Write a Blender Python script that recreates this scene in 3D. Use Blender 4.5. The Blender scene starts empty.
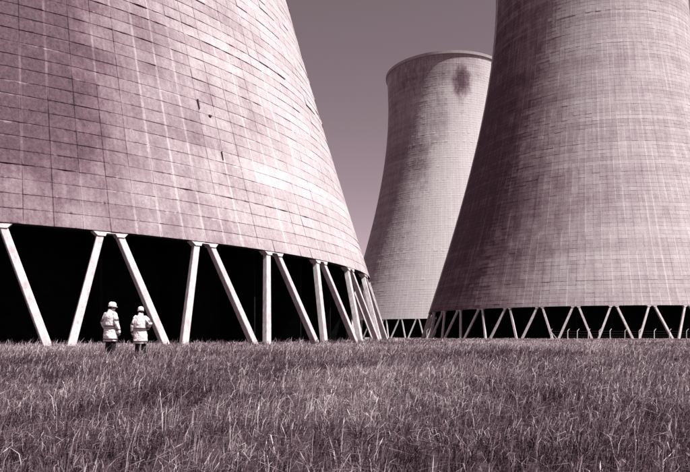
import bpy, bmesh, math, random
import numpy as np
from mathutils import Vector, Matrix

random.seed(7)
rng = np.random.default_rng(7)
scene = bpy.context.scene
C = scene.collection
PI = math.pi
R = math.radians

# ------------------------------------------------------------------ camera
CAM_H = 0.75
cam = bpy.data.cameras.new('camera')
cam.sensor_width = 36.0
cam.lens = 36.0 * 632.2 / 690.0
cam.shift_y = (336.07 - 236.0) / 690.0
cam.clip_start = 0.05
cam.clip_end = 20000
cam_o = bpy.data.objects.new('camera', cam)
C.objects.link(cam_o)
cam_o.location = (0, 0, CAM_H)
cam_o.rotation_euler = (R(90), 0, 0)
scene.camera = cam_o
scene.render.resolution_x = 1024
scene.render.resolution_y = 700

# ------------------------------------------------------------------ light
SUN_AZ = -30.0      # degrees from +X towards +Y (minus: behind the camera, on the right)
SUN_EL = 57.0
SUN_STRENGTH = 5.0
SKY_STRENGTH = 0.079
sd = Vector((math.cos(R(SUN_AZ)) * math.cos(R(SUN_EL)), math.sin(R(SUN_AZ)) * math.cos(R(SUN_EL)), math.sin(R(SUN_EL))))
sun = bpy.data.lights.new('sun', 'SUN')
sun.energy = SUN_STRENGTH
sun.angle = R(0.53)
sun.color = (1.0, 0.965, 0.955)
sun_o = bpy.data.objects.new('sun', sun)
C.objects.link(sun_o)
sun_o.rotation_euler = sd.to_track_quat('Z', 'Y').to_euler()
sun_o.location = (60, -40, 120)

world = bpy.data.worlds.new('World')
scene.world = world
world.use_nodes = True
wn = world.node_tree
wn.nodes.clear()
w_out = wn.nodes.new('ShaderNodeOutputWorld')
w_bg = wn.nodes.new('ShaderNodeBackground')
w_sky = wn.nodes.new('ShaderNodeTexSky')
w_sky.sky_type = 'NISHITA'
w_sky.sun_disc = False
w_sky.sun_elevation = R(SUN_EL)
w_sky.sun_rotation = R(90 - SUN_AZ)
w_sky.air_density = 1.2
w_sky.dust_density = 0.2
w_sky.ozone_density = 1.0
# black-and-white film behind a red filter, toned print: only the red of the sky, in one mauve-grey hue
w_sep = wn.nodes.new('ShaderNodeSeparateColor')
w_mul = wn.nodes.new('ShaderNodeVectorMath')
w_mul.operation = 'MULTIPLY'
w_mul.inputs[1].default_value = (1.0, 0.745, 0.845)
wn.links.new(w_sky.outputs[0], w_sep.inputs[0])
wn.links.new(w_sep.outputs[0], w_mul.inputs[0])
wn.links.new(w_mul.outputs[0], w_bg.inputs[0])
w_bg.inputs[1].default_value = SKY_STRENGTH
wn.links.new(w_bg.outputs[0], w_out.inputs[0])

scene.view_settings.view_transform = 'Standard'
scene.view_settings.look = 'None'
scene.view_settings.gamma = 1.0
scene.view_settings.use_curve_mapping = False
scene.view_settings.exposure = 0.85

# ------------------------------------------------------------------ helpers
def tag(o, label=None, cat=None, group=None, kind=None):
    if label: o['label'] = label
    if cat: o['category'] = cat
    if group: o['group'] = group
    if kind: o['kind'] = kind
    return o

def empty(name, loc=(0, 0, 0), rz=0.0):
    o = bpy.data.objects.new(name, None)
    o.empty_display_size = 0.3
    C.objects.link(o)
    o.location = loc
    o.rotation_euler = (0, 0, rz)
    return o

def link_mesh(name, me, mat, parent=None):
    o = bpy.data.objects.new(name, me)
    if mat and not me.materials:
        me.materials.append(mat)
    C.objects.link(o)
    if parent: o.parent = parent
    return o

def mesh_np(name, verts, quads=None, tris=None):
    """fast mesh from numpy arrays"""
    me = bpy.data.meshes.new(name)
    nq = 0 if quads is None else len(quads)
    nt = 0 if tris is None else len(tris)
    me.vertices.add(len(verts))
    me.vertices.foreach_set('co', np.asarray(verts, dtype=np.float32).ravel())
    me.loops.add(nq * 4 + nt * 3)
    me.polygons.add(nq + nt)
    li = []
    if nq: li.append(np.asarray(quads, dtype=np.int32).ravel())
    if nt: li.append(np.asarray(tris, dtype=np.int32).ravel())
    me.loops.foreach_set('vertex_index', np.concatenate(li))
    st = np.concatenate([np.arange(nq) * 4, nq * 4 + np.arange(nt) * 3]).astype(np.int32)
    me.polygons.foreach_set('loop_start', st)
    me.update(calc_edges=True)
    me.shade_flat()
    return me

def bm_obj(name, bm, mat, parent=None, smooth=False):
    bmesh.ops.recalc_face_normals(bm, faces=bm.faces)
    me = bpy.data.meshes.new(name)
    bm.to_mesh(me)
    bm.free()
    if smooth:
        for p in me.polygons: p.use_smooth = True
    return link_mesh(name, me, mat, parent)

def box_between(bm, p0, p1, side, w0, w1, d0, d1, chamfer=0.0):
    """a chamfered bar from p0 to p1; `side` is the direction of its width, the depth is square to it"""
    p0, p1, side = Vector(p0), Vector(p1), Vector(side)
    ax = (p1 - p0).normalized()
    side = (side - ax * side.dot(ax)).normalized()
    dep = ax.cross(side)
    rings = []
    for p, w, d in ((p0, w0, d0), (p1, w1, d1)):
        c = chamfer
        pts = [(-w/2 + c, -d/2), (w/2 - c, -d/2), (w/2, -d/2 + c), (w/2, d/2 - c),
               (w/2 - c, d/2), (-w/2 + c, d/2), (-w/2, d/2 - c), (-w/2, -d/2 + c)] if c > 0 else \
              [(-w/2, -d/2), (w/2, -d/2), (w/2, d/2), (-w/2, d/2)]
        rings.append([bm.verts.new(p + side * a + dep * b) for a, b in pts])
    n = len(rings[0])
    for i in range(n):
        bm.faces.new((rings[0][i], rings[0][(i+1) % n], rings[1][(i+1) % n], rings[1][i]))
    bm.faces.new(rings[0][::-1])
    bm.faces.new(rings[1])

# value noise on a lattice, for numpy arrays
_lat = rng.random((256, 256))
def vnoise(x, y):
    xi = np.floor(x).astype(int); yi = np.floor(y).astype(int)
    fx = x - xi; fy = y - yi
    fx = fx * fx * (3 - 2 * fx); fy = fy * fy * (3 - 2 * fy)
    a = _lat[xi % 256, yi % 256]; b = _lat[(xi + 1) % 256, yi % 256]
    c = _lat[xi % 256, (yi + 1) % 256]; d = _lat[(xi + 1) % 256, (yi + 1) % 256]
    return (a * (1 - fx) + b * fx) * (1 - fy) + (c * (1 - fx) + d * fx) * fy

def gz(x, y):
    x = np.asarray(x, dtype=float); y = np.asarray(y, dtype=float)
    d = np.hypot(x, y)
    amp = 0.10 * np.clip((d - 4) / 10, 0, 1) * np.clip(1 - (d - 40) / 40, 0, 1)
    return (vnoise(x * 0.21 + 40, y * 0.21 + 11) - 0.5) * amp

# ------------------------------------------------------------------ node helper
class NT:
    def __init__(self, name):
        self.m = bpy.data.materials.new(name)
        self.m.use_nodes = True
        self.t = self.m.node_tree
        self.t.nodes.clear()
        self.out = self.t.nodes.new('ShaderNodeOutputMaterial')
    def node(self, ty, **kw):
        n = self.t.nodes.new(ty)
        for k, v in kw.items(): setattr(n, k, v)
        return n
    def put(self, sock, v):
        if isinstance(v, bpy.types.NodeSocket): self.t.links.new(v, sock)
        elif v is not None: sock.default_value = v
    def math(self, op, a, b=None, c=None, clamp=False):
        n = self.node('ShaderNodeMath', operation=op, use_clamp=clamp)
        self.put(n.inputs[0], a)
        if b is not None: self.put(n.inputs[1], b)
        if c is not None: self.put(n.inputs[2], c)
        return n.outputs[0]
    def vec(self, x, y, z=0.0):
        n = self.node('ShaderNodeCombineXYZ')
        self.put(n.inputs[0], x); self.put(n.inputs[1], y); self.put(n.inputs[2], z)
        return n.outputs[0]
    def noise(self, v, scale, detail=3.0, rough=0.55, dim='3D'):
        n = self.node('ShaderNodeTexNoise', noise_dimensions=dim)
        self.put(n.inputs['Vector'], v)
        n.inputs['Scale'].default_value = scale
        n.inputs['Detail'].default_value = detail
        n.inputs['Roughness'].default_value = rough
        return n.outputs[0]
    def white(self, v):
        n = self.node('ShaderNodeTexWhiteNoise', noise_dimensions='3D')
        self.put(n.inputs['Vector'], v)
        return n.outputs[0]
    def remap(self, v, a, b, c=0.0, d=1.0, smooth=True):
        n = self.node('ShaderNodeMapRange', interpolation_type='SMOOTHSTEP' if smooth else 'LINEAR')
        self.put(n.inputs[0], v)
        for i, q in enumerate((a, b, c, d)): self.put(n.inputs[i + 1], q)
        return n.outputs[0]
    def ramp(self, v, stops):
        n = self.node('ShaderNodeValToRGB')
        self.put(n.inputs[0], v)
        e = n.color_ramp.elements
        e[0].position, e[0].color = stops[0][0], (*stops[0][1], 1)
        e[1].position, e[1].color = stops[-1][0], (*stops[-1][1], 1)
        for p, c in stops[1:-1]:
            q = e.new(p); q.color = (*c, 1)
        return n.outputs[0]
    def bsdf(self, color, rough=0.9, bump=None, bstr=0.4, bdist=0.02, spec=0.2):
        b = self.node('ShaderNodeBsdfPrincipled')
        self.put(b.inputs['Base Color'], color if isinstance(color, bpy.types.NodeSocket) else (*color, 1))
        b.inputs['Roughness'].default_value = rough
        b.inputs['Specular IOR Level'].default_value = spec
        if bump is not None:
            n = self.node('ShaderNodeBump')
            n.inputs['Strength'].default_value = bstr
            n.inputs['Distance'].default_value = bdist
            self.put(n.inputs['Height'], bump)
            self.t.links.new(n.outputs[0], b.inputs['Normal'])
        self.t.links.new(b.outputs[0], self.out.inputs[0])
        return b

# one tone of toned-print concrete: dark mauve to pale
TONE = [(0.0, (0.035, 0.022, 0.028)), (0.25, (0.138, 0.088, 0.106)), (0.5, (0.268, 0.215, 0.230)),
        (0.75, (0.45, 0.405, 0.412)), (1.0, (0.66, 0.625, 0.625))]

# ------------------------------------------------------------------ tower shape (metres)
R0, SH, RT, ZT, TOP = 43.6, 7.22, 24.46, 99.4, 113.35
KK = ((R0 / RT) ** 2 - 1) / (ZT - SH) ** 2
RH = 0.92
NROW = int(round((TOP - SH) / RH))
RH = (TOP - SH) / NROW
def rad(z):
    return RT * np.sqrt(1 + KK * (np.asarray(z, dtype=float) - ZT) ** 2)
SLOPE = RT * RT * KK * (SH - ZT) / R0        # dr/dz at the lintel

TOWERS = dict(
    near=dict(loc=(-40.70, 74.08), N=42, phase=R(-44.5), lip=0.030,
              stains_and_shade=[(R(-61.0), 14.2, R(10), 5.5, 0.26), (R(-68), 25, R(16), 13, 0.26), (R(-84), 24, R(49), 38, 0.58)]),  # dirt patches; the widest also paints the left side's shade
    mid=dict(loc=(43.36, 275.16), N=40, phase=R(-121.2), lip=0.016,
             stains_and_shade=[(R(-82.8), 101.5, R(9.5), 7.0, 0.62), (R(-84), 92.0, R(6), 6.0, 0.2), (R(-155), 75.0, R(46), 80.0, 0.42), (R(-98), 109.0, R(50), 13.0, 0.34), (R(-103), 86.0, R(12), 12.0, 0.26), (R(-118), 70.0, R(10), 13.0, 0.22)]),  # soot blotch and trail, then painted shade: left flank, dim top, curved band
    right=dict(loc=(67.16, 175.74), N=36, phase=R(-93.8), lip=0.016,
               stains_and_shade=[(R(-134), 30.0, R(26), 15.0, 0.13), (R(-104), 34.0, R(14), 7.0, 0.08), (R(-168), 45.0, R(50), 80.0, 0.48)]),  # last entry paints the left flank's shade into the concrete colour
)

def concrete_shell_material(name, cfg, base, streak, seed):
    T = NT(name)
    x0, y0 = cfg['loc']
    M = cfg['N'] * 4
    geo = T.node('ShaderNodeNewGeometry')
    sub = T.node('ShaderNodeVectorMath', operation='SUBTRACT')
    T.put(sub.inputs[0], geo.outputs['Position'])
    sub.inputs[1].default_value = (x0, y0, 0)
    P = sub.outputs[0]
    sep = T.node('ShaderNodeSeparateXYZ'); T.put(sep.inputs[0], P)
    ang = T.math('ARCTAN2', sep.outputs[1], sep.outputs[0])
    angp = T.math('SUBTRACT', ang, cfg['phase'])
    z = sep.outputs[2]
    u = T.math('MULTIPLY', angp, M / (2 * PI))
    v = T.math('DIVIDE', T.math('SUBTRACT', z, SH), RH)
    pu, pv = T.math('FLOOR', u), T.math('FLOOR', v)
    fu, fv = T.math('FRACT', u), T.math('FRACT', v)
    # wobble so no joint is ruler straight
    wob = T.math('SUBTRACT', T.noise(P, 2.3, 4.0, 0.65), 0.5)
    du = T.math('MULTIPLY', T.math('MINIMUM', fu, T.math('SUBTRACT', 1.0, fu)), 1.5)
    dv = T.math('MULTIPLY', T.math('MINIMUM', fv, T.math('SUBTRACT', 1.0, fv)), RH)
    dv = T.math('ADD', dv, T.math('MULTIPLY', wob, 0.14))
    du = T.math('ADD', du, T.math('MULTIPLY', wob, 0.12))
    # tones
    pan = T.white(T.vec(pu, pv, seed))
    lift = T.white(T.vec(0.0, pv, seed + 3.3))
    big = T.noise(T.vec(T.math('MULTIPLY', ang, 22.0), T.math('MULTIPLY', z, 0.35), seed), 0.28, 4.0, 0.6)
    band = T.noise(T.vec(T.math('MULTIPLY', ang, 2.0), T.math('MULTIPLY', z, 1.0), seed + 9), 0.35, 3.0, 0.6)
    strk = T.noise(T.vec(T.math('MULTIPLY', u, 2.3), T.math('MULTIPLY', z, 0.10), seed + 5), 1.0, 4.0, 0.62)
    fine = T.noise(P, 5.0, 4.0, 0.7)
    grit = T.noise(P, 28.0, 3.0, 0.7)
    t = T.math('ADD', base, T.math('MULTIPLY', T.math('SUBTRACT', pan, 0.5), 0.055))
    t = T.math('ADD', t, T.math('MULTIPLY', T.math('SUBTRACT', lift, 0.5), 0.09))
    t = T.math('ADD', t, T.math('MULTIPLY', T.math('SUBTRACT', big, 0.5), 0.18))
    t = T.math('ADD', t, T.math('MULTIPLY', T.math('SUBTRACT', band, 0.5), 0.20))
    t = T.math('ADD', t, T.math('MULTIPLY', T.math('SUBTRACT', strk, 0.5), streak))
    run = T.noise(T.vec(T.math('MULTIPLY', u, 6.5), T.math('MULTIPLY', z, 0.05), seed + 77), 1.0, 3.0, 0.6)
    t = T.math('ADD', t, T.math('MULTIPLY', T.math('SUBTRACT', run, 0.5), 0.16))
    # soot and damp staining, plus flank shade painted into the tone, edges noisy
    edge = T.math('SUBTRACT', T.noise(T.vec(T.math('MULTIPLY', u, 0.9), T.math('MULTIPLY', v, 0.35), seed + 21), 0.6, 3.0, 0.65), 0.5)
    for (a0, z0, ra, rz_, k) in cfg['stains_and_shade']:
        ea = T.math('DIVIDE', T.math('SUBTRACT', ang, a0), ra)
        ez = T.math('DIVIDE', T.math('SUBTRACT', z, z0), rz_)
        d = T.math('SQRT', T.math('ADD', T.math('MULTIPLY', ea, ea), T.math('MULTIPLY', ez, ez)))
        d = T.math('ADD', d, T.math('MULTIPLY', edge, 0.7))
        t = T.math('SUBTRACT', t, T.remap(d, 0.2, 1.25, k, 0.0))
    t = T.math('MINIMUM', T.math('MAXIMUM', t, 0.14), 0.80)
    board = T.noise(T.vec(T.math('MULTIPLY', u, 9.0), T.math('MULTIPLY', z, 1.6), T.math('MULTIPLY', pv, 3.1)), 1.0, 4.0, 0.7)
    t = T.math('ADD', t, T.math('MULTIPLY', T.math('SUBTRACT', board, 0.5), 0.24))
    t = T.math('ADD', t, T.math('MULTIPLY', T.math('SUBTRACT', fine, 0.5), 0.36))
    t = T.math('ADD', t, T.math('MULTIPLY', T.math('SUBTRACT', grit, 0.5), 0.42))
    pit = T.remap(T.noise(P, 13.0, 2.0, 0.6), 0.66, 0.76)
    t = T.math('SUBTRACT', t, T.math('MULTIPLY', pit, 0.16))
    # grime caught in the lift joints, broken along their length
    jm = T.remap(T.noise(T.vec(T.math('MULTIPLY', u, 0.45), T.math('MULTIPLY', pv, 3.71), seed + 31), 1.0, 2.0), 0.38, 0.66)
    hl = T.math('MULTIPLY', T.remap(dv, 0.012, 0.055, 1.0, 0.0), jm)
    t = T.math('SUBTRACT', t, T.math('MULTIPLY', hl, 0.36))
    # lime runs on lift joints and upright joints
    lm = T.remap(T.noise(T.vec(T.math('MULTIPLY', u, 0.33), T.math('MULTIPLY', pv, 5.3), seed + 47), 1.0, 2.0), 0.55, 0.75)
    sh = T.remap(T.math('ADD', fv, T.math('MULTIPLY', wob, 0.5)), 0.86, 1.0)
    t = T.math('ADD', t, T.math('MULTIPLY', T.math('MULTIPLY', sh, lm), 0.34))
    vm = T.noise(T.vec(T.math('MULTIPLY', T.math('ROUND', u), 7.7), T.math('MULTIPLY', v, 0.055), seed + 61), 1.0, 2.0)
    vd = T.math('MULTIPLY', T.remap(du, 0.01, 0.05, 1.0, 0.0), T.remap(vm, 0.47, 0.53, 1.0, 0.0))
    vl = T.math('MULTIPLY', T.remap(du, 0.02, 0.11, 1.0, 0.0), T.remap(vm, 0.46, 0.54))
    t = T.math('SUBTRACT', t, T.math('MULTIPLY', vd, 0.20))
    t = T.math('ADD', t, T.math('MULTIPLY', vl, 0.20))
    # chipped arrises: dark holes and pale breaks along the lifts
    near_j = T.remap(dv, 0.0, 0.13, 1.0, 0.0)
    chip = T.math('MULTIPLY', T.remap(T.noise(P, 2.6, 4.0, 0.7), 0.60, 0.68), near_j)
    offs = T.node('ShaderNodeVectorMath', operation='ADD')
    T.put(offs.inputs[0], P); offs.inputs[1].default_value = (31.0, 17.0, 5.0)
    pale = T.math('MULTIPLY', T.remap(T.noise(offs.outputs[0], 2.2, 4.0, 0.7), 0.58, 0.68), near_j)
    t = T.math('SUBTRACT', t, T.math('MULTIPLY', chip, 0.26))
    t = T.math('ADD', t, T.math('MULTIPLY', pale, 0.24))
    col = T.ramp(t, TONE)
    hgt = T.math('ADD', T.math('MULTIPLY', fine, 0.7), T.math('MULTIPLY', grit, 0.5))
    T.bsdf(col, 0.92, hgt, 0.8, 0.05, 0.15)
    return T.m

def plain_concrete(name, base, contrast=0.25, scale=3.0, bump=0.4):
    T = NT(name)
    tc = T.node('ShaderNodeNewGeometry')
    P = tc.outputs['Position']
    n1 = T.noise(P, scale, 6.0, 0.65)
    n2 = T.noise(P, scale * 8, 4.0, 0.7)
    mp = T.node('ShaderNodeVectorMath', operation='MULTIPLY')
    T.put(mp.inputs[0], P); mp.inputs[1].default_value = (3.0, 3.0, 0.35)
    n3 = T.noise(mp.outputs[0], 1.3, 4.0, 0.65)
    t = T.math('ADD', base, T.math('MULTIPLY', T.math('SUBTRACT', n1, 0.5), contrast))
    t = T.math('ADD', t, T.math('MULTIPLY', T.math('SUBTRACT', n2, 0.5), contrast * 0.7))
    t = T.math('ADD', t, T.math('MULTIPLY', T.math('SUBTRACT', n3, 0.5), contrast * 1.1))
    T.bsdf(T.ramp(t, TONE), 0.9, T.math('ADD', n1, n2), bump, 0.02, 0.15)
    return T.m

def plain(name, col, rough=0.8, var=0.25, scale=12.0, spec=0.2):
    T = NT(name)
    tc = T.node('ShaderNodeTexCoord')
    n = T.noise(tc.outputs['Object'], scale, 4.0, 0.6)
    lo = tuple(c * (1 - var) for c in col); hi = tuple(min(1, c * (1 + var)) for c in col)
    T.bsdf(T.ramp(n, [(0.3, lo), (0.7, hi)]), rough, n, 0.25, 0.01, spec)
    return T.m

M_LEG = plain_concrete('pale_leg_concrete', 0.78, 0.60, 2.2, 0.7)
M_RING = plain_concrete('ring_concrete', 0.60, 0.3, 2.0)
M_BASIN = plain_concrete('basin_concrete', 0.42, 0.3, 2.0)
M_DARK = plain('inlet_shade_black', (0.007, 0.0065, 0.007), 0.95, 0.4, 1.5, 0.05)  # near-black: the shade of the openings is put into this colour
M_INNER = plain('dark_inner_shell', (0.03, 0.026, 0.028), 0.95, 0.4, 0.5, 0.05)
M_BLOCK = plain_concrete('block_concrete', 0.74, 0.3, 5.0)
M_STEEL = plain('rusted_steel', (0.05, 0.035, 0.04), 0.7, 0.4, 30)

# ------------------------------------------------------------------ ground
def make_ground():
    T = NT('meadow_soil')
    g = T.node('ShaderNodeNewGeometry')
    n1 = T.noise(g.outputs['Position'], 0.6, 6.0, 0.65)
    n2 = T.noise(g.outputs['Position'], 14.0, 6.0, 0.75)
    t = T.math('ADD', T.math('MULTIPLY', n1, 0.4), T.math('MULTIPLY', n2, 0.6))
    col = T.ramp(t, [(0.3, (0.022, 0.014, 0.017)), (0.5, (0.07, 0.05, 0.057)), (0.72, (0.17, 0.13, 0.142))])
    T.bsdf(col, 1.0, n2, 0.8, 0.05, 0.0)
    na = 160
    rs = np.concatenate([[0.6], np.geomspace(1.2, 6000, 90)])
    th = np.linspace(0, 2 * PI, na, endpoint=False)
    X = rs[:, None] * np.cos(th)[None]; Y = rs[:, None] * np.sin(th)[None]
    Z = gz(X, Y)
    V = np.stack([X, Y, Z], -1).reshape(-1, 3)
    V = np.vstack([V, [[0, 0, 0]]])
    i, j = np.meshgrid(np.arange(len(rs) - 1), np.arange(na), indexing='ij')
    j2 = (j + 1) % na
    Q = np.stack([i * na + j, (i + 1) * na + j, (i + 1) * na + j2, i * na + j2], -1).reshape(-1, 4)
    jj = np.arange(na)
    Tr = np.stack([np.full(na, len(V) - 1), jj, (jj + 1) % na], -1)
    me = mesh_np('ground', V, Q, Tr)
    for p in me.polygons: p.use_smooth = True
    o = link_mesh('ground', me, T.m)
    o['kind'] = 'structure'
make_ground()

# ------------------------------------------------------------------ cooling towers
def ring_mesh(name, prof, n=168):
    """a closed ring from a closed (r, z) profile, counter-clockwise"""
    th = np.linspace(0, 2 * PI, n, endpoint=False)
    pr = np.array(prof); k = len(pr)
    V = np.stack([pr[None, :, 0] * np.cos(th)[:, None], pr[None, :, 0] * np.sin(th)[:, None],
                  np.repeat(pr[None, :, 1], n, 0)], -1).reshape(-1, 3)
    i, j = np.meshgrid(np.arange(n), np.arange(k), indexing='ij')
    i2 = (i + 1) % n; j2 = (j + 1) % k
    Q = np.stack([i * k + j, i2 * k + j, i2 * k + j2, i * k + j2], -1).reshape(-1, 4)
    return mesh_np(name, V, Q)

JOINT = 0.004      # half the gap between two panels
def panel_corners(row, a_lo, a_hi, proud, lip):
    """outer and inner corners of one formwork panel; the lower edge oversails the lift below"""
    z0 = SH + row * RH + JOINT; z1 = SH + (row + 1) * RH - JOINT
    r0, r1 = rad(z0), rad(z1)
    return z0, z1, r0 + proud + lip, r1 + proud

def shell_and_panels(tower, cfg, mat, singles):
    M = cfg['N'] * 4
    ph = cfg['phase']
    # the continuous shell, flush with the bottom of the joints, with thickness and a dark inside
    nr = 80
    zs = np.linspace(SH, TOP, nr)
    thick = 0.18 + 0.55 * np.clip(1 - (zs - SH) / 8, 0, 1) ** 2
    rr = rad(zs)
    th = ph + np.arange(M) * 2 * PI / M
    prof = [(r, z) for r, z in zip(rr, zs)] + [(r - t, z) for r, z, t in zip(rr[::-1], zs[::-1], thick[::-1])]
    k = len(prof)
    pr = np.array(prof)
    V = np.stack([pr[None, :, 0] * np.cos(th)[:, None], pr[None, :, 0] * np.sin(th)[:, None],
                  np.repeat(pr[None, :, 1], M, 0)], -1).reshape(-1, 3)
    i, j = np.meshgrid(np.arange(M), np.arange(k), indexing='ij')
    i2 = (i + 1) % M; j2 = (j + 1) % k
    Q = np.stack([i * k + j, i2 * k + j, i2 * k + j2, i * k + j2], -1).reshape(-1, 4)
    me = mesh_np('shell', V, Q)
    me.materials.append(mat); me.materials.append(M_INNER)
    jj = np.tile(np.arange(k), M)
    me.polygons.foreach_set('material_index', (jj >= nr).astype(np.int32))
    shell = link_mesh('shell', me, None, tower)
    # panels
    I, J = np.meshgrid(np.arange(NROW), np.arange(M), indexing='ij')
    keep = np.ones(I.shape, bool)
    for (r_, c_) in singles: keep[r_, c_] = False
    I = I[keep]; J = J[keep]
    n = len(I)
    lip_row = cfg['lip'] * (0.1 + 1.0 * rng.random(NROW) ** 1.6)
    lip_row[rng.random(NROW) < 0.10] += cfg['lip']
    proud = 0.010 + 0.014 * rng.random(n)
    lip = lip_row[I] * (0.05 + 2.4 * rng.random(n) ** 2)
    z0 = SH + I * RH + JOINT + 0.014 * rng.random(n); z1 = SH + (I + 1) * RH - JOINT - 0.008 * rng.random(n)
    b0 = rad(z0); b1 = rad(z1)
    o0 = b0 + proud + lip; o1 = b1 + proud
    i0 = b0 - 0.01; i1 = b1 - 0.01
    w = 2 * PI / M
    ga = JOINT / b0
    aL = ph + J * w + ga; aR = ph + (J + 1) * w - ga
    def pt(a, r, z): return np.stack([r * np.cos(a), r * np.sin(a), z], -1)
    P8 = np.stack([pt(aL, o0, z0), pt(aR, o0, z0), pt(aR, o1, z1), pt(aL, o1, z1),
                   pt(aL, i0, z0), pt(aR, i0, z0), pt(aR, i1, z1), pt(aL, i1, z1)], 1).reshape(-1, 3)
    f = np.array([[0, 1, 2, 3], [4, 5, 1, 0], [1, 5, 6, 2], [3, 2, 6, 7], [4, 0, 3, 7]])
    Q = (np.arange(n)[:, None, None] * 8 + f[None]).reshape(-1, 4)
    me = mesh_np('panel_field', P8, Q)
    pf = link_mesh('panel_field', me, mat, shell)
    pf['kind'] = 'stuff'
    # the panels that show largest, one object each, one mesh for every lift
    cache = {}
    for (r_, c_) in singles:
        key = (r_, random.randrange(5))
        if key not in cache:
            z0 = SH + r_ * RH + JOINT; z1 = SH + (r_ + 1) * RH - JOINT
            b0, b1 = float(rad(z0)), float(rad(z1))
            g = JOINT / b0
            a0, am, a1 = g, w / 2, w - g
            vs = []
            zj = [random.uniform(0, 0.016) for _ in range(3)]
            lj = [lip_row[r_] * (0.05 + 2.4 * random.random() ** 2) for _ in range(3)]
            for side in (0, 1):
                for lvl in (0, 1):
                    for q, a in enumerate((a0, am, a1)):
                        r__ = ((b0 + 0.017 + lj[q]) if lvl == 0 else b1 + 0.017) if side == 0 else (b0 if lvl == 0 else b1) - 0.02
                        z__ = z0 + zj[q] if lvl == 0 else z1 - zj[2 - q] * 0.5
                        vs.append((r__ * math.cos(a), r__ * math.sin(a), z__))
            # 0-2 outer low, 3-5 outer high, 6-8 inner low, 9-11 inner high
            fs = [(0, 1, 4, 3), (1, 2, 5, 4), (6, 7, 1, 0), (7, 8, 2, 1), (3, 4, 10, 9), (4, 5, 11, 10),
                  (6, 0, 3, 9), (2, 8, 11, 5), (7, 6, 9, 10), (8, 7, 10, 11)]
            m2 = bpy.data.meshes.new('concrete_panel')
            m2.from_pydata(vs, [], fs)
            m2.materials.append(mat)
            cache[key] = m2
        o = bpy.data.objects.new('concrete_panel', cache[key])
        C.objects.link(o)
        o.parent = shell
        a = ph + c_ * w
        d = (random.random() - 0.5) * 0.016
        o.location = (d * math.cos(a + w / 2), d * math.sin(a + w / 2), 0)
        o.rotation_euler = (0, 0, a)
    return shell

def largest_panels(cfg, count):
    """the formwork panels of the nearest tower that show largest from the field"""
    M = cfg['N'] * 4; ph = cfg['phase']; x0, y0 = cfg['loc']; w = 2 * PI / M
    out = []
    for r_ in range(0, 40):
        z0 = SH + r_ * RH; z1 = z0 + RH
        for c_ in range(M):
            a = ph + (c_ + 0.5) * w
            P = []
            for (z, aa) in ((z0, a - w / 2), (z0, a + w / 2), (z1, a + w / 2), (z1, a - w / 2)):
                r = float(rad(z)); x = x0 + r * math.cos(aa); y = y0 + r * math.sin(aa)
                if y < 1: P = None; break
                P.append((345 + 632.2 * x / y, 336.07 - 632.2 * (z - CAM_H) / y))
            if not P: continue
            cx = sum(p[0] for p in P) / 4; cy = sum(p[1] for p in P) / 4
            if cx < -4 or cx > 694 or cy < -4 or cy > 476: continue
            A = 0.5 * sum(P[i][0] * P[(i + 1) % 4][1] - P[(i + 1) % 4][0] * P[i][1] for i in range(4))
            if A >= 0: continue        # facing away
            out.append((-A, r_, c_))
    out.sort(reverse=True)
    return [(r_, c_) for _, r_, c_ in out[:count]]

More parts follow.
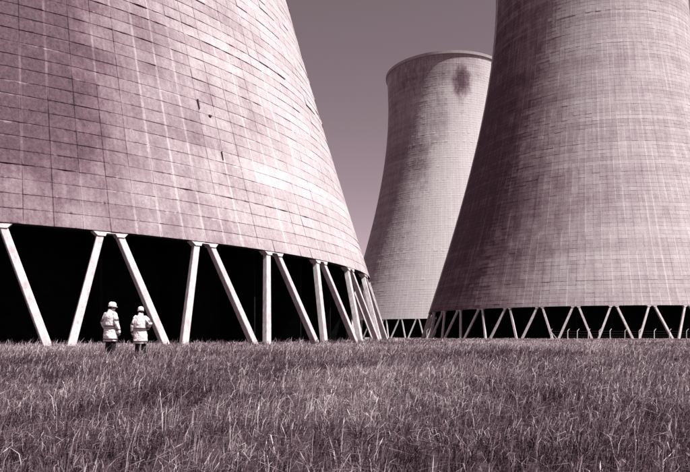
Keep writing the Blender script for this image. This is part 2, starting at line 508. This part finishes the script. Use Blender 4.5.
def make_tower(key, label, shell_mat, n_single=0):
    cfg = TOWERS[key]
    N = cfg['N']; ph = cfg['phase']
    t = empty('cooling_tower', (cfg['loc'][0], cfg['loc'][1], 0))
    tag(t, label, 'cooling tower', 'cooling towers in the field')
    singles = largest_panels(cfg, n_single) if n_single else []
    shell = shell_and_panels(t, cfg, shell_mat, singles)
    # rim beam
    rt = float(rad(TOP))
    link_mesh('rim_beam', ring_mesh('rim_beam', [(rt - 0.5, TOP - 1.1), (rt + 0.42, TOP - 0.8), (rt + 0.50, TOP + 0.25), (rt - 0.5, TOP + 0.25)]), M_RING, t)
    # basin; black drum and fins added behind the legs to block see-through
    rb = R0 - SLOPE * SH
    link_mesh('basin_wall', ring_mesh('basin_wall', [(rb - 3.0, -0.3), (rb - 2.6, -0.3), (rb - 2.6, 0.30), (rb - 3.0, 0.30)]), M_BASIN, t)
    link_mesh('blocker_drum', ring_mesh('blocker_drum', [(4.0, 0.02), (R0 - 6.0, 0.02), (R0 - 6.0, SH + 3.0), (4.0, SH + 3.0)]), M_DARK, t)
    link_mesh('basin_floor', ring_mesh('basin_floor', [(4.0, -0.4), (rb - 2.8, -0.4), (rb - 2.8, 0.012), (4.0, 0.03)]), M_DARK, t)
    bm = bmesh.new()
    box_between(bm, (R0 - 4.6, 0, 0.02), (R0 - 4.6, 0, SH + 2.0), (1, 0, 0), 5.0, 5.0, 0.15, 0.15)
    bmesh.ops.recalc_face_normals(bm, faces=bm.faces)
    wm = bpy.data.meshes.new('blocker_fin'); bm.to_mesh(wm); bm.free(); wm.materials.append(M_DARK)
    for i in range(N):  # radial fins added so no bright gaps show between the legs
        o = bpy.data.objects.new('blocker_fin', wm); C.objects.link(o)
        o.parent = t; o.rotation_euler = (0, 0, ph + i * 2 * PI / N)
    # raking legs: tops gather in pairs under the lintel, feet gather in pairs between them
    half = PI / N
    rt_, rb_ = R0 - 0.34, R0 - SLOPE * SH - 0.30
    def cyl(r, a, z): return Vector((r * math.cos(a), r * math.sin(a), z))
    leg_meshes = []
    for s in (-1, 1):
        at = s * (0.50 / rt_); ab = s * (half - 0.46 / rb_)
        bm = bmesh.new()
        p1 = cyl(rt_, at, SH + 0.05); p0 = cyl(rb_, ab, -0.35)
        am = (at + ab) / 2
        box_between(bm, p0, p1, Vector((-math.sin(am), math.cos(am), 0)), 0.45, 0.41, 0.48, 0.44, 0.03)
        bmesh.ops.recalc_face_normals(bm, faces=bm.faces)
        me = bpy.data.meshes.new('leg'); bm.to_mesh(me); bm.free()
        me.materials.append(M_LEG)
        leg_meshes.append(me)
    # haunch: the splayed head that carries a pair of legs
    bm = bmesh.new()
    ro, ri = R0 - 0.02, R0 - 0.66
    prof = [(-1.08, SH - 0.012), (-0.80, SH - 0.30), (-0.36, SH - 0.30), (-0.27, SH - 0.11), (0.27, SH - 0.11), (0.36, SH - 0.30), (0.80, SH - 0.30), (1.08, SH - 0.012)]
    fr = [bm.verts.new(cyl(ro - SLOPE * (SH - z), y / R0, z)) for y, z in prof]
    bk = [bm.verts.new(cyl(ri - SLOPE * (SH - z), y / R0, z)) for y, z in prof]
    n = len(prof)
    for a in range(n):
        bm.faces.new((fr[a], fr[(a + 1) % n], bk[(a + 1) % n], bk[a]))
    bm.faces.new(fr); bm.faces.new(bk[::-1])
    bmesh.ops.recalc_face_normals(bm, faces=bm.faces)
    bmesh.ops.triangulate(bm, faces=[f for f in bm.faces if len(f.verts) > 4])
    hm = bpy.data.meshes.new('haunch'); bm.to_mesh(hm); bm.free(); hm.materials.append(M_LEG)
    # footing that the feet of two neighbouring legs share
    bm = bmesh.new()
    box_between(bm, cyl(rb_, 0, -0.5), cyl(rb_, 0, 0.16), Vector((0, 1, 0)), 2.1, 1.9, 1.5, 1.3, 0.05)
    bmesh.ops.recalc_face_normals(bm, faces=bm.faces)
    fm = bpy.data.meshes.new('footing'); bm.to_mesh(fm); bm.free(); fm.materials.append(M_BASIN)
    for i in range(N):
        a = ph + i * 2 * half
        for nm, me, aa in (('leg', leg_meshes[0], a), ('leg', leg_meshes[1], a), ('haunch', hm, a), ('footing', fm, a + half)):
            o = bpy.data.objects.new(nm, me); C.objects.link(o)
            o.parent = t; o.rotation_euler = (0, 0, aa)
    return t, shell

near, near_shell = make_tower('near', 'huge pale cooling tower at left, nearest, with two people standing before its legs',
    concrete_shell_material('weathered_shell_near', TOWERS['near'], 0.71, 0.14, 1.0), 300)
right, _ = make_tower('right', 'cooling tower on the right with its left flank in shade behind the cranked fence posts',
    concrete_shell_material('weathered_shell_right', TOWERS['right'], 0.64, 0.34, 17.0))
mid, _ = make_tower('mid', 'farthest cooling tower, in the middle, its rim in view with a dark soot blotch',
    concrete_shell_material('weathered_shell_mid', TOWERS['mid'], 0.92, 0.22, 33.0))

# rusted lugs left on the near shell
def shell_point(cfg, a, z, off=0.0):
    r = float(rad(z)) + off
    return Vector((r * math.cos(a), r * math.sin(a), z))
for (ad, z, h, w) in ((-42.22, 18.0, 0.75, 0.11), (-40.43, 14.2, 0.65, 0.08), (-40.94, 17.3, 0.10, 0.26)):
    a = R(ad); bm = bmesh.new()
    tan = Vector((-math.sin(a), math.cos(a), 0))
    box_between(bm, shell_point(TOWERS['near'], a, z - h / 2, 0.06), shell_point(TOWERS['near'], a, z + h / 2, 0.06), tan, w * 0.7, w, 0.12, 0.16, 0.012)
    bm_obj('lug', bm, M_STEEL, near)

# ------------------------------------------------------------------ fence in front of the right tower
def make_fence():
    f = empty('fence', (20.0, 118.0, 0.0))
    tag(f, 'wire fence on pale cranked concrete posts before the right tower', 'fence')
    mat = plain_concrete('post_concrete', 0.9, 0.25, 4.0)
    wire = plain('galvanised_wire', (0.22, 0.19, 0.20), 0.5, 0.2, 40)
    D = 118.0
    px = [427, 551, 567.5, 577.5, 588.5, 599.5, 610.6, 625, 638.5, 654, 670, 686, 702, 718]
    bm = bmesh.new()
    box_between(bm, (0, 0, -0.3), (0, 0, 1.75), (1, 0, 0), 0.15, 0.12, 0.15, 0.12, 0.015)
    box_between(bm, (0, 0, 1.70), (0.34, 0, 2.12), (0, 1, 0), 0.115, 0.09, 0.115, 0.09, 0.015)
    bmesh.ops.recalc_face_normals(bm, faces=bm.faces)
    pm = bpy.data.meshes.new('post'); bm.to_mesh(pm); bm.free(); pm.materials.append(mat)
    xs = []
    for p in px:
        x = (p - 345) / 632.2 * D
        o = bpy.data.objects.new('post', pm); C.objects.link(o); o.parent = f
        o.location = (x - 20.0, 0.6 * math.sin(p * 1.7) * 0.3, 0)
        o.rotation_euler = (random.uniform(-0.02, 0.02), random.uniform(-0.03, 0.03), random.uniform(-0.25, 0.25))
        xs.append(x - 20.0)
    # straining stay
    bm = bmesh.new()
    x = xs[1]
    box_between(bm, (x + 1.4, 0, -0.1), (x + 0.05, 0, 1.5), (0, 1, 0), 0.10, 0.10, 0.10, 0.10, 0.012)
    bm_obj('stay', bm, mat, f)
    for z in (0.3, 0.75, 1.2, 1.65):
        bm = bmesh.new()
        for a, b in zip(xs[1:-1], xs[2:]):
            box_between(bm, (a, -0.07, z), (b, -0.07, z + random.uniform(-0.03, 0.03)), (0, 1, 0), 0.008, 0.008, 0.008, 0.008)
        bm_obj('wire', bm, wire, f)
make_fence()

# ------------------------------------------------------------------ loose concrete by the foot of the near tower
def block(loc, size, rz, label):
    bm = bmesh.new()
    sx, sy, sz = size
    box_between(bm, (0, 0, -0.1), (0, 0, sz), (1, 0, 0), sx, sx * 0.92, sy, sy * 0.94, 0.03)
    o = bm_obj('concrete_block', bm, M_BLOCK)
    o.location = loc; o.rotation_euler = (0.0, 0.0, rz)
    tag(o, label, 'block', 'loose concrete by the near tower')
def at(px, Y): return ((px - 345) / 632.2 * Y, Y, 0.0)
block(at(366, 64), (0.55, 0.5, 0.62), 0.3, 'small upright pale block between the last legs of the near tower')
block(at(351, 57), (0.3, 0.3, 0.5), 0.1, 'tiny pale stub in the dark opening left of the last legs')
block(at(393, 74), (1.7, 0.8, 0.30), -0.1, 'long low pale slab in the grass right of the near tower')

# ------------------------------------------------------------------ people
def tube(bm, pts, radii, n=14, flat=None):
    """closed tapered tube through pts; radii are numbers or (across, fore-and-aft) pairs; caps rounded"""
    pts = [Vector(p) for p in pts]
    rings = []
    def ring(c, ax, ra):
        ra = ra if isinstance(ra, tuple) else (ra, ra)
        ref = Vector((1, 0, 0)) if abs(ax.x) < 0.9 else Vector((0, 1, 0))
        s = (ref - ax * ref.dot(ax)).normalized(); d = ax.cross(s)
        return [bm.verts.new(c + s * (ra[0] * math.cos(2 * PI * k / n)) + d * (ra[1] * math.sin(2 * PI * k / n))) for k in range(n)]
    def sc(ra, q): return tuple(x * q for x in ra) if isinstance(ra, tuple) else ra * q
    def mn(ra): return min(ra) if isinstance(ra, tuple) else ra
    m = len(pts)
    ax0 = (pts[1] - pts[0]).normalized(); ax1 = (pts[-1] - pts[-2]).normalized()
    for q, o in ((0.45, 0.85), (0.85, 0.45)): rings.append(ring(pts[0] - ax0 * mn(radii[0]) * o, ax0, sc(radii[0], q)))
    for i in range(m):
        a = (pts[min(i + 1, m - 1)] - pts[max(i - 1, 0)]).normalized()
        rings.append(ring(pts[i], a, radii[i]))
    for q, o in ((0.85, 0.45), (0.45, 0.85)): rings.append(ring(pts[-1] + ax1 * mn(radii[-1]) * o, ax1, sc(radii[-1], q)))
    for r0, r1 in zip(rings[:-1], rings[1:]):
        for k in range(n):
            bm.faces.new((r0[k], r0[(k + 1) % n], r1[(k + 1) % n], r1[k]))
    bm.faces.new(rings[0][::-1]); bm.faces.new(rings[-1])

def blob(bm, c, r, rot=None):
    m = Matrix.Translation(Vector(c)) @ (rot.to_4x4() if rot else Matrix.Identity(4)) @ Matrix.Diagonal((*r, 1))
    bmesh.ops.create_icosphere(bm, subdivisions=3, radius=1.0, matrix=m)

def fuse(name, bm, mat, voxel, smooth_it=4, parent=None, crumple=0.0):
    """one continuous surface out of overlapping closed pieces"""
    bmesh.ops.recalc_face_normals(bm, faces=bm.faces)
    me = bpy.data.meshes.new(name); bm.to_mesh(me); bm.free()
    tmp = bpy.data.objects.new(name, me); C.objects.link(tmp)
    md = tmp.modifiers.new('r', 'REMESH'); md.mode = 'VOXEL'; md.voxel_size = voxel; md.use_smooth_shade = True
    sm = tmp.modifiers.new('s', 'SMOOTH'); sm.iterations = smooth_it; sm.factor = 0.5
    if crumple:
        tx = bpy.data.textures.new('folds', 'CLOUDS'); tx.noise_scale = 0.11; tx.noise_depth = 2
        dm = tmp.modifiers.new('d', 'DISPLACE'); dm.texture = tx; dm.strength = crumple; dm.mid_level = 0.5
    dg = bpy.context.evaluated_depsgraph_get()
    res = bpy.data.meshes.new_from_object(tmp.evaluated_get(dg))
    bpy.data.objects.remove(tmp); bpy.data.meshes.remove(me)
    res.name = name
    res.materials.clear()
    o = link_mesh(name, res, mat, parent)
    return o

M_SKIN = plain('skin', (0.20, 0.14, 0.15), 0.6, 0.1, 20)
M_COAT = plain('pale_coat_cloth', (0.74, 0.70, 0.70), 0.85, 0.10, 9)
M_BAND = plain('dull_reflective_tape', (0.10, 0.08, 0.086), 0.45, 0.25, 30)
M_TROUSER = plain('dark_trouser_cloth', (0.020, 0.016, 0.018), 0.9, 0.3, 20)
M_HAIR = plain('dark_hair', (0.025, 0.018, 0.02), 0.7, 0.3, 60)
M_HELMET = plain('pale_helmet_shell', (0.78, 0.75, 0.75), 0.35, 0.04, 6, 0.4)
M_BOOT = plain('black_boot', (0.015, 0.013, 0.014), 0.6, 0.3, 30)

def hand(bm, wrist, direction, palm_n, thumb_side, s):
    """palm, four curled fingers and a thumb leaving the side of the palm"""
    d = Vector(direction).normalized(); pn = Vector(palm_n); pn = (pn - d * pn.dot(d)).normalized()
    sd_ = d.cross(pn) * thumb_side
    w = Vector(wrist)
    tube(bm, [w - d * 0.02 * s, w + d * 0.05 * s, w + d * 0.095 * s], [0.028 * s, 0.036 * s, 0.036 * s], 10)
    for k, (off, ln) in enumerate(((0.030, 0.070), (0.010, 0.080), (-0.010, 0.074), (-0.029, 0.058))):
        b = w + d * 0.092 * s + sd_ * off * s
        m1 = b + (d * 0.9 + pn * 0.35).normalized() * ln * 0.5 * s
        m2 = m1 + (d * 0.65 + pn * 0.75).normalized() * ln * 0.5 * s
        tube(bm, [b, m1, m2], [0.0105 * s, 0.0098 * s, 0.0085 * s], 8)
    b = w + d * 0.035 * s + sd_ * 0.030 * s
    m1 = b + (d * 0.6 + sd_ * 0.6 + pn * 0.3).normalized() * 0.042 * s
    m2 = m1 + (d * 0.9 + sd_ * 0.15 + pn * 0.3).normalized() * 0.032 * s
    tube(bm, [b, m1, m2], [0.0125 * s, 0.0115 * s, 0.0095 * s], 8)

def make_person(loc, rz, H, head_yaw, head_tilt, arms, label, hem, lean=0.0, head_x=0.0):
    """built facing +Y (away from the camera); x to the right; s scales a 1.75 m figure"""
    s = H / 1.75
    x0, y0 = loc[0], loc[1]
    zg = float(gz(x0, y0)) + 0.02
    def S(p): return Vector(p) * s
    hc = Vector((head_x, 0.03, 1.60))          # head centre
    hr = Matrix.Rotation(head_tilt, 3, 'X') @ Matrix.Rotation(head_yaw, 3, 'Z')
    # ---- the body: one continuous figure
    bm = bmesh.new()
    tube(bm, [S((0, 0, 0.92)), S((0, 0.005, 1.10)), S((0, 0, 1.28)), S((0, -0.005, 1.40)), S((0, -0.01, 1.46))],
         [(0.155 * s, 0.105 * s), (0.135 * s, 0.095 * s), (0.165 * s, 0.11 * s), (0.15 * s, 0.085 * s), (0.08 * s, 0.06 * s)], 18)
    tube(bm, [S((0, -0.005, 1.42)), S(hc + Vector((0, -0.02, -0.06)))], [0.058 * s, 0.055 * s])
    for q in (-1, 1):
        tube(bm, [S((q * 0.09, 0, 0.92)), S((q * 0.105, 0.012, 0.50)), S((q * 0.11, -0.015, 0.30)), S((q * 0.115, -0.01, 0.09))],
             [0.088 * s, 0.058 * s, 0.055 * s, 0.040 * s])
        tube(bm, [S((q * 0.115, -0.03, 0.045)), S((q * 0.13, 0.14, 0.04))], [0.04 * s, 0.036 * s])
        sh, el, wr, hd, pn = arms[q]
        tube(bm, [S(sh), S((Vector(sh) + Vector(el)) / 2), S(el), S((Vector(el) * 0.6 + Vector(wr) * 0.4)), S(wr)],
             [0.058 * s, 0.046 * s, 0.040 * s, 0.040 * s, 0.027 * s])
        hand(bm, S(wr), hd, pn, -q if Vector(hd).z < 0 else q, s)
    # head: skull, jaw, nose, ears, brows, lips
    def HP(p): return S(hc + hr @ Vector(p))
    blob(bm, HP((0, -0.012, 0.02)), (0.074 * s, 0.092 * s, 0.095 * s), hr)
    blob(bm, HP((0, 0.030, -0.050)), (0.055 * s, 0.058 * s, 0.070 * s), hr)
    tube(bm, [HP((0, 0.080, 0.010)), HP((0, 0.100, -0.025))], [0.010 * s, 0.014 * s], 8)
    tube(bm, [HP((-0.022, 0.082, -0.062)), HP((0.022, 0.082, -0.062))], [0.009 * s, 0.009 * s], 8)
    for q in (-1, 1):
        blob(bm, HP((q * 0.076, -0.01, -0.008)), (0.010 * s, 0.019 * s, 0.032 * s), hr)
        tube(bm, [HP((q * 0.012, 0.082, 0.026)), HP((q * 0.045, 0.070, 0.026))], [0.009 * s, 0.008 * s], 8)
    person = fuse('person', bm, M_SKIN, 0.0075, 3)
    person.location = (x0, y0, zg)
    person.rotation_euler = (0, 0, rz)
    tag(person, label, 'person', 'people before the near tower')
    # eyes
    for q in (-1, 1):
        bm = bmesh.new()
        blob(bm, HP((q * 0.028, 0.074, 0.008)), (0.013 * s, 0.008 * s, 0.009 * s), hr)
        bm_obj('eye', bm, M_HAIR, person, True)
    # hair below the helmet
    bm = bmesh.new()
    blob(bm, HP((0, -0.030, 0.005)), (0.082 * s, 0.086 * s, 0.088 * s), hr)
    blob(bm, HP((0, -0.055, -0.05)), (0.062 * s, 0.045 * s, 0.055 * s), hr)
    fuse('hair', bm, M_HAIR, 0.008, 2, person)
    # helmet: domed shell with a ridge, plus peak and brim
    bm = bmesh.new()
    nseg = 28
    prof = [(1.0, 0.0), (1.01, 0.035), (0.97, 0.075), (0.86, 0.110), (0.66, 0.138), (0.38, 0.152), (0.0, 0.156)]
    rows = []
    for (k, z) in prof[:-1]:
        rows.append([bm.verts.new(HP((0.100 * k * math.cos(a), -0.008 + 0.120 * k * math.sin(a), 0.035 + z * 0.9 + (0.010 if abs(math.cos(a)) < 0.2 and z > 0.07 else 0)))) for a in [2 * PI * i / nseg for i in range(nseg)]])
    tip = bm.verts.new(HP((0, -0.008, 0.035 + 0.144)))
    for a, b in zip(rows[:-1], rows[1:]):
        for i in range(nseg): bm.faces.new((a[i], a[(i + 1) % nseg], b[(i + 1) % nseg], b[i]))
    for i in range(nseg): bm.faces.new((rows[-1][i], rows[-1][(i + 1) % nseg], tip))
    bm.faces.new(rows[0][::-1])
    helmet = bm_obj('helmet', bm, M_HELMET, person, True)
    bm = bmesh.new()
    top, bot = [], []
    for i in range(nseg):
        a = 2 * PI * i / nseg
        ext = 0.006 + 0.035 * max(0, math.sin(a)) ** 3
        for lst, dz in ((top, 0.004), (bot, -0.006)):
            lst.append((bm.verts.new(HP((0.096 * math.cos(a), -0.008 + 0.116 * math.sin(a), 0.037 + dz))),
                        bm.verts.new(HP(((0.100 + ext) * math.cos(a), -0.008 + (0.120 + ext) * math.sin(a), 0.030 + dz - ext * 0.2)))))
    for i in range(nseg):
        k = (i + 1) % nseg
        bm.faces.new((top[i][0], top[i][1], top[k][1], top[k][0]))
        bm.faces.new((bot[i][0], bot[k][0], bot[k][1], bot[i][1]))
        bm.faces.new((top[i][1], bot[i][1], bot[k][1], top[k][1]))
        bm.faces.new((top[i][0], top[k][0], bot[k][0], bot[i][0]))
    bm_obj('brim', bm, M_HELMET, helmet, True)
    # trousers and boots
    bm = bmesh.new()
    tube(bm, [S((0, 0, 0.82)), S((0, 0, 0.98))], [(0.165 * s, 0.125 * s), (0.165 * s, 0.12 * s)], 18)
    for q in (-1, 1):
        tube(bm, [S((q * 0.088, 0, 0.88)), S((q * 0.102, 0.012, 0.50)), S((q * 0.108, -0.01, 0.30)), S((q * 0.114, -0.01, 0.12))],
             [0.108 * s, 0.086 * s, 0.080 * s, 0.078 * s])
    fuse('trousers', bm, M_TROUSER, 0.011, 4, person, 0.02)
    for q in (-1, 1):
        bm = bmesh.new()
        tube(bm, [S((q * 0.115, -0.015, 0.20)), S((q * 0.115, -0.02, 0.07))], [0.062 * s, 0.06 * s])
        tube(bm, [S((q * 0.115, -0.045, 0.05)), S((q * 0.128, 0.08, 0.048)), S((q * 0.134, 0.165, 0.04))], [0.052 * s, 0.05 * s, 0.042 * s])
        fuse('boot', bm, M_BOOT, 0.010, 3, person)
    # coat: knee-length work coat
    def coat_r(z):
        tab = [(hem, 0.240, 0.190), (0.70, 0.232, 0.180), (0.95, 0.212, 0.160), (1.08, 0.200, 0.150), (1.28, 0.215, 0.155), (1.40, 0.185, 0.125), (1.46, 0.115, 0.095)]
        for (z0, a0, b0), (z1, a1, b1) in zip(tab[:-1], tab[1:]):
            if z <= z1:
                q = max(0, (z - z0) / (z1 - z0)); return (a0 + (a1 - a0) * q, b0 + (b1 - b0) * q)
        return tab[-1][1:]
    bm = bmesh.new()
    zz = [hem, hem + 0.03, 0.60, 0.70, 0.82, 0.95, 1.08, 1.18, 1.28, 1.36, 1.41, 1.46]
    zz = sorted(set(z for z in zz if z >= hem))
    rings = []
    nn = 32
    for z in zz:
        a, b = coat_r(z)
        rings.append([bm.verts.new(S((a * math.cos(2 * PI * k / nn), b * math.sin(2 * PI * k / nn) - 0.005, z))) for k in range(nn)])
    for r0, r1 in zip(rings[:-1], rings[1:]):
        for k in range(nn): bm.faces.new((r0[k], r0[(k + 1) % nn], r1[(k + 1) % nn], r1[k]))
    bm.faces.new(rings[0][::-1]); bm.faces.new(rings[-1])
    tube(bm, [S((0, -0.01, 1.43)), S((0, 0.0, 1.505))], [(0.098 * s, 0.088 * s), (0.088 * s, 0.085 * s)], 16)
    sleeve = {}
    for q in (-1, 1):
        sh, el, wr, hd, pn = arms[q]
        sh, el, wr = Vector(sh), Vector(el), Vector(wr)
        cuff = wr + (wr - el).normalized() * 0.01
        pts = [sh + Vector((-q * 0.03, 0, 0.0)), sh * 0.5 + el * 0.5, el, el * 0.5 + cuff * 0.5, cuff]
        rd = [0.088, 0.080, 0.074, 0.068, 0.062]
        tube(bm, [S(p) for p in pts], [r * s for r in rd])
        sleeve[q] = (sh, el, cuff)
    jacket = fuse('jacket', bm, M_COAT, 0.011, 4, person, 0.044)
    # reflective bands, standing a little proud of the cloth
    def hoop(z0, z1, mat=M_BAND, grow=0.016, nm='reflective_band'):
        bm = bmesh.new()
        vs = []
        for z in (z0, z1):
            a, b = coat_r(z)
            for g in (grow, grow - 0.030):
                vs.append([bm.verts.new(S(((a + g) * math.cos(2 * PI * k / nn), (b + g) * math.sin(2 * PI * k / nn) - 0.005, z))) for k in range(nn)])
        for a_, b_ in ((0, 2), (2, 3), (3, 1), (1, 0)):
            for k in range(nn): bm.faces.new((vs[a_][k], vs[a_][(k + 1) % nn], vs[b_][(k + 1) % nn], vs[b_][k]))
        bm_obj(nm, bm, mat, jacket, True)
    for (z0, z1) in ((0.995, 1.05), (hem + 0.055, hem + 0.10)): hoop(z0, z1)
    hoop(0.945, 0.968)
    for q in (-1, 1):
        sh, el, cu = sleeve[q]
        for k, (A, B, ta, tb, r) in enumerate(((sh, el, 0.62, 0.78, 0.082), (el, cu, 0.60, 0.74, 0.072))):
            bm = bmesh.new()
            p0 = A.lerp(B, ta); p1 = A.lerp(B, tb)
            tube(bm, [S(p0), S(p1)], [r * s, r * s], 16)
            bm_obj('reflective_band', bm, M_BAND, jacket, True)
    return person

DP = 20.5
def person_x(px): return (px - 345) / 632.2 * DP
arms_a = {-1: ((-0.185, 0, 1.385), (-0.275, -0.045, 1.11), (-0.235, 0.09, 0.90), (-0.05, 0.45, -1), (1, 0.2, 0)),
          1: ((0.185, 0, 1.385), (0.255, -0.01, 1.10), (0.275, 0.06, 0.84), (0.02, 0.25, -1), (-1, 0.2, 0))}
arms_b = {-1: ((-0.18, 0, 1.385), (-0.25, -0.02, 1.10), (-0.26, 0.06, 0.84), (-0.02, 0.25, -1), (1, 0.2, 0)),
          1: ((0.18, 0, 1.385), (0.345, -0.09, 1.17), (0.225, 0.05, 1.03), (-0.6, 0.7, -0.35), (0.2, 0.3, 1))}
make_person((person_x(110.5), DP), R(-24), 1.80, R(-48), R(-6), arms_a,
            'taller person in pale banded coat and helmet, arms hanging, head turned right, seen from behind', 0.535, head_x=0.055)
make_person((person_x(139.5), DP + 0.1), R(5), 1.66, R(28), R(-6), arms_b,
            'shorter person in pale banded coat and helmet with right hand on hip, seen from behind', 0.50)

# ------------------------------------------------------------------ grass
def make_grass():
    T = NT('dry_meadow_grass')
    at_ = T.node('ShaderNodeAttribute', attribute_name='tone')
    col = T.ramp(at_.outputs['Fac'], [(0.0, (0.030, 0.019, 0.023)), (0.35, (0.118, 0.076, 0.092)), (0.65, (0.26, 0.198, 0.220)), (1.0, (0.62, 0.56, 0.573))])
    d = T.node('ShaderNodeBsdfDiffuse'); tr = T.node('ShaderNodeBsdfTranslucent'); mx = T.node('ShaderNodeMixShader')
    T.put(d.inputs[0], col); T.put(tr.inputs[0], col); mx.inputs[0].default_value = 0.25
    T.t.links.new(d.outputs[0], mx.inputs[1]); T.t.links.new(tr.outputs[0], mx.inputs[2])
    T.t.links.new(mx.outputs[0], T.out.inputs[0])
    bins = [(1.9, 5, 1500), (5, 10, 1150), (10, 18, 560), (18, 32, 230), (32, 60, 52), (60, 150, 8)]
    xs, ys = [], []
    for d0, d1, den in bins:
        area = 0.5 * 1.36 * (d1 * d1 - d0 * d0) + 3.0 * (d1 - d0)
        n = int(area * den)
        y = np.sqrt(rng.random(n) * (d1 * d1 - d0 * d0) + d0 * d0)
        x = (rng.random(n) * 2 - 1) * (0.68 * y + 1.5)
        xs.append(x); ys.append(y)
    # ranker growth round the feet of the near tower
    n = 9000
    cx, cy = TOWERS['near']['loc']
    a = R(-75) + rng.random(n) * R(95); r = 44.2 + np.abs(rng.normal(0, 1.3, n))
    xs.append(cx + r * np.cos(a)); ys.append(cy + r * np.sin(a))
    rank = np.concatenate([np.zeros(sum(map(len, xs[:-1])), bool), np.ones(n, bool)])
    x = np.concatenate(xs); y = np.concatenate(ys)
    # tufts: pull blades towards scattered centres
    ok = np.ones(len(x), bool)
    for t in TOWERS.values():
        ok &= np.hypot(x - t['loc'][0], y - t['loc'][1]) > 43.4
    x, y, rank = x[ok], y[ok], rank[ok]
    n = len(x)
    cell = 0.22 + 0.012 * y
    jx = np.floor(x / cell); jy = np.floor(y / cell)
    hsh = np.modf(np.abs(np.sin(jx * 12.9898 + jy * 78.233) * 43758.5453))[0]
    hsh2 = np.modf(np.abs(np.sin(jx * 39.346 + jy * 11.135) * 24634.6345))[0]
    pull = 0.45 * (rng.random(n) ** 0.6)
    x = x + (((jx + hsh) * cell) - x) * pull; y = y + (((jy + hsh2) * cell) - y) * pull
    dist = np.hypot(x, y)
    patch = vnoise(x * 0.55 + 7, y * 0.30 + 3) * 0.6 + vnoise(x * 1.6 + 70, y * 1.1 + 31) * 0.4
    patch2 = vnoise(x * 0.16 + 17, y * 0.10 + 63)
    h = (0.15 + 0.20 * rng.random(n) + 0.10 * hsh + 0.12 * (patch - 0.5)) * 0.95
    tall = rng.random(n) < 0.05
    h = np.where(tall, h * 1.5, h)
    h = np.where(rank, 0.25 + 0.55 * rng.random(n) ** 2.2, h)
    h *= np.clip(0.50 + dist / 44, 0.5, 1.0)
    w = np.maximum(0.0052, 0.00100 * dist) * (0.6 + 0.8 * rng.random(n))
    w = np.where(tall, w * 0.8, w)
    az = rng.random(n) * 2 * PI
    lean = np.abs(rng.normal(0.40, 0.65, n)); lean = np.where(tall, lean * 0.5, lean)
    # wind has laid it over a little towards the right
    lx = np.cos(az) * lean + 0.16; ly = np.sin(az) * lean
    fa = rng.random(n) * PI
    fx, fy = np.cos(fa), np.sin(fa)
    z = gz(x, y) - 0.015
    P0 = np.stack([x, y, z], -1)
    up = h
    P1 = P0 + np.stack([lx * h * 0.38, ly * h * 0.38, up * 0.58], -1)
    droop = np.clip(lean, 0, 1.0)
    P2 = P0 + np.stack([lx * h * 1.1, ly * h * 1.1, up * (1.0 - 0.55 * droop)], -1)
    W = np.stack([fx, fy, np.zeros(n)], -1) * w[:, None] / 2
    V = np.stack([P0 - W, P0 + W, P1 - W * 0.85, P1 + W * 0.85, P2], 1).reshape(-1, 3)
    b = np.arange(n)[:, None] * 5
    Q = b + np.array([[0, 1, 3, 2]])
    Tr = b + np.array([[2, 3, 4]])
    tone = 0.20 + 0.85 * rng.random(n) ** 1.7 + 0.62 * (patch - 0.5) + 0.50 * (patch2 - 0.5) + 0.16 * (hsh - 0.5)
    tone = np.where(tall, tone + 0.22, tone)
    tone = np.clip(tone, 0, 1)
    tv = np.repeat(tone, 5)
    # seed heads on the tall stalks
    sel = np.where(tall & (dist < 30) & (rng.random(n) < 0.5))[0]
    k = len(sel)
    top = P2[sel]; d_ = P2[sel] - P1[sel]; d_ /= np.linalg.norm(d_, axis=1)[:, None]
    sw = np.stack([fx[sel], fy[sel], np.zeros(k)], -1) * (0.0025 + 0.00022 * dist[sel])[:, None]
    L = (0.035 + 0.05 * rng.random(k))[:, None]
    SV = np.stack([top - d_ * L * 0.6, top - d_ * L * 0.1 + sw, top + d_ * L * 0.5, top - d_ * L * 0.1 - sw], 1).reshape(-1, 3)
    SQ = len(V) + np.arange(k * 4).reshape(-1, 4)
    st = np.repeat(np.clip(tone[sel] + 0.12, 0, 1), 4)
    V = np.vstack([V, SV]); Q = np.vstack([Q, SQ])
    tv = np.concatenate([tv, st])
    me = mesh_np('grass', V, Q, Tr)
    at2 = me.attributes.new('tone', 'FLOAT', 'POINT')
    at2.data.foreach_set('value', tv.astype(np.float32))
    o = link_mesh('grass', me, T.m)
    tag(o, 'rough dry meadow grass covering the field', 'grass', kind='stuff')
make_grass()
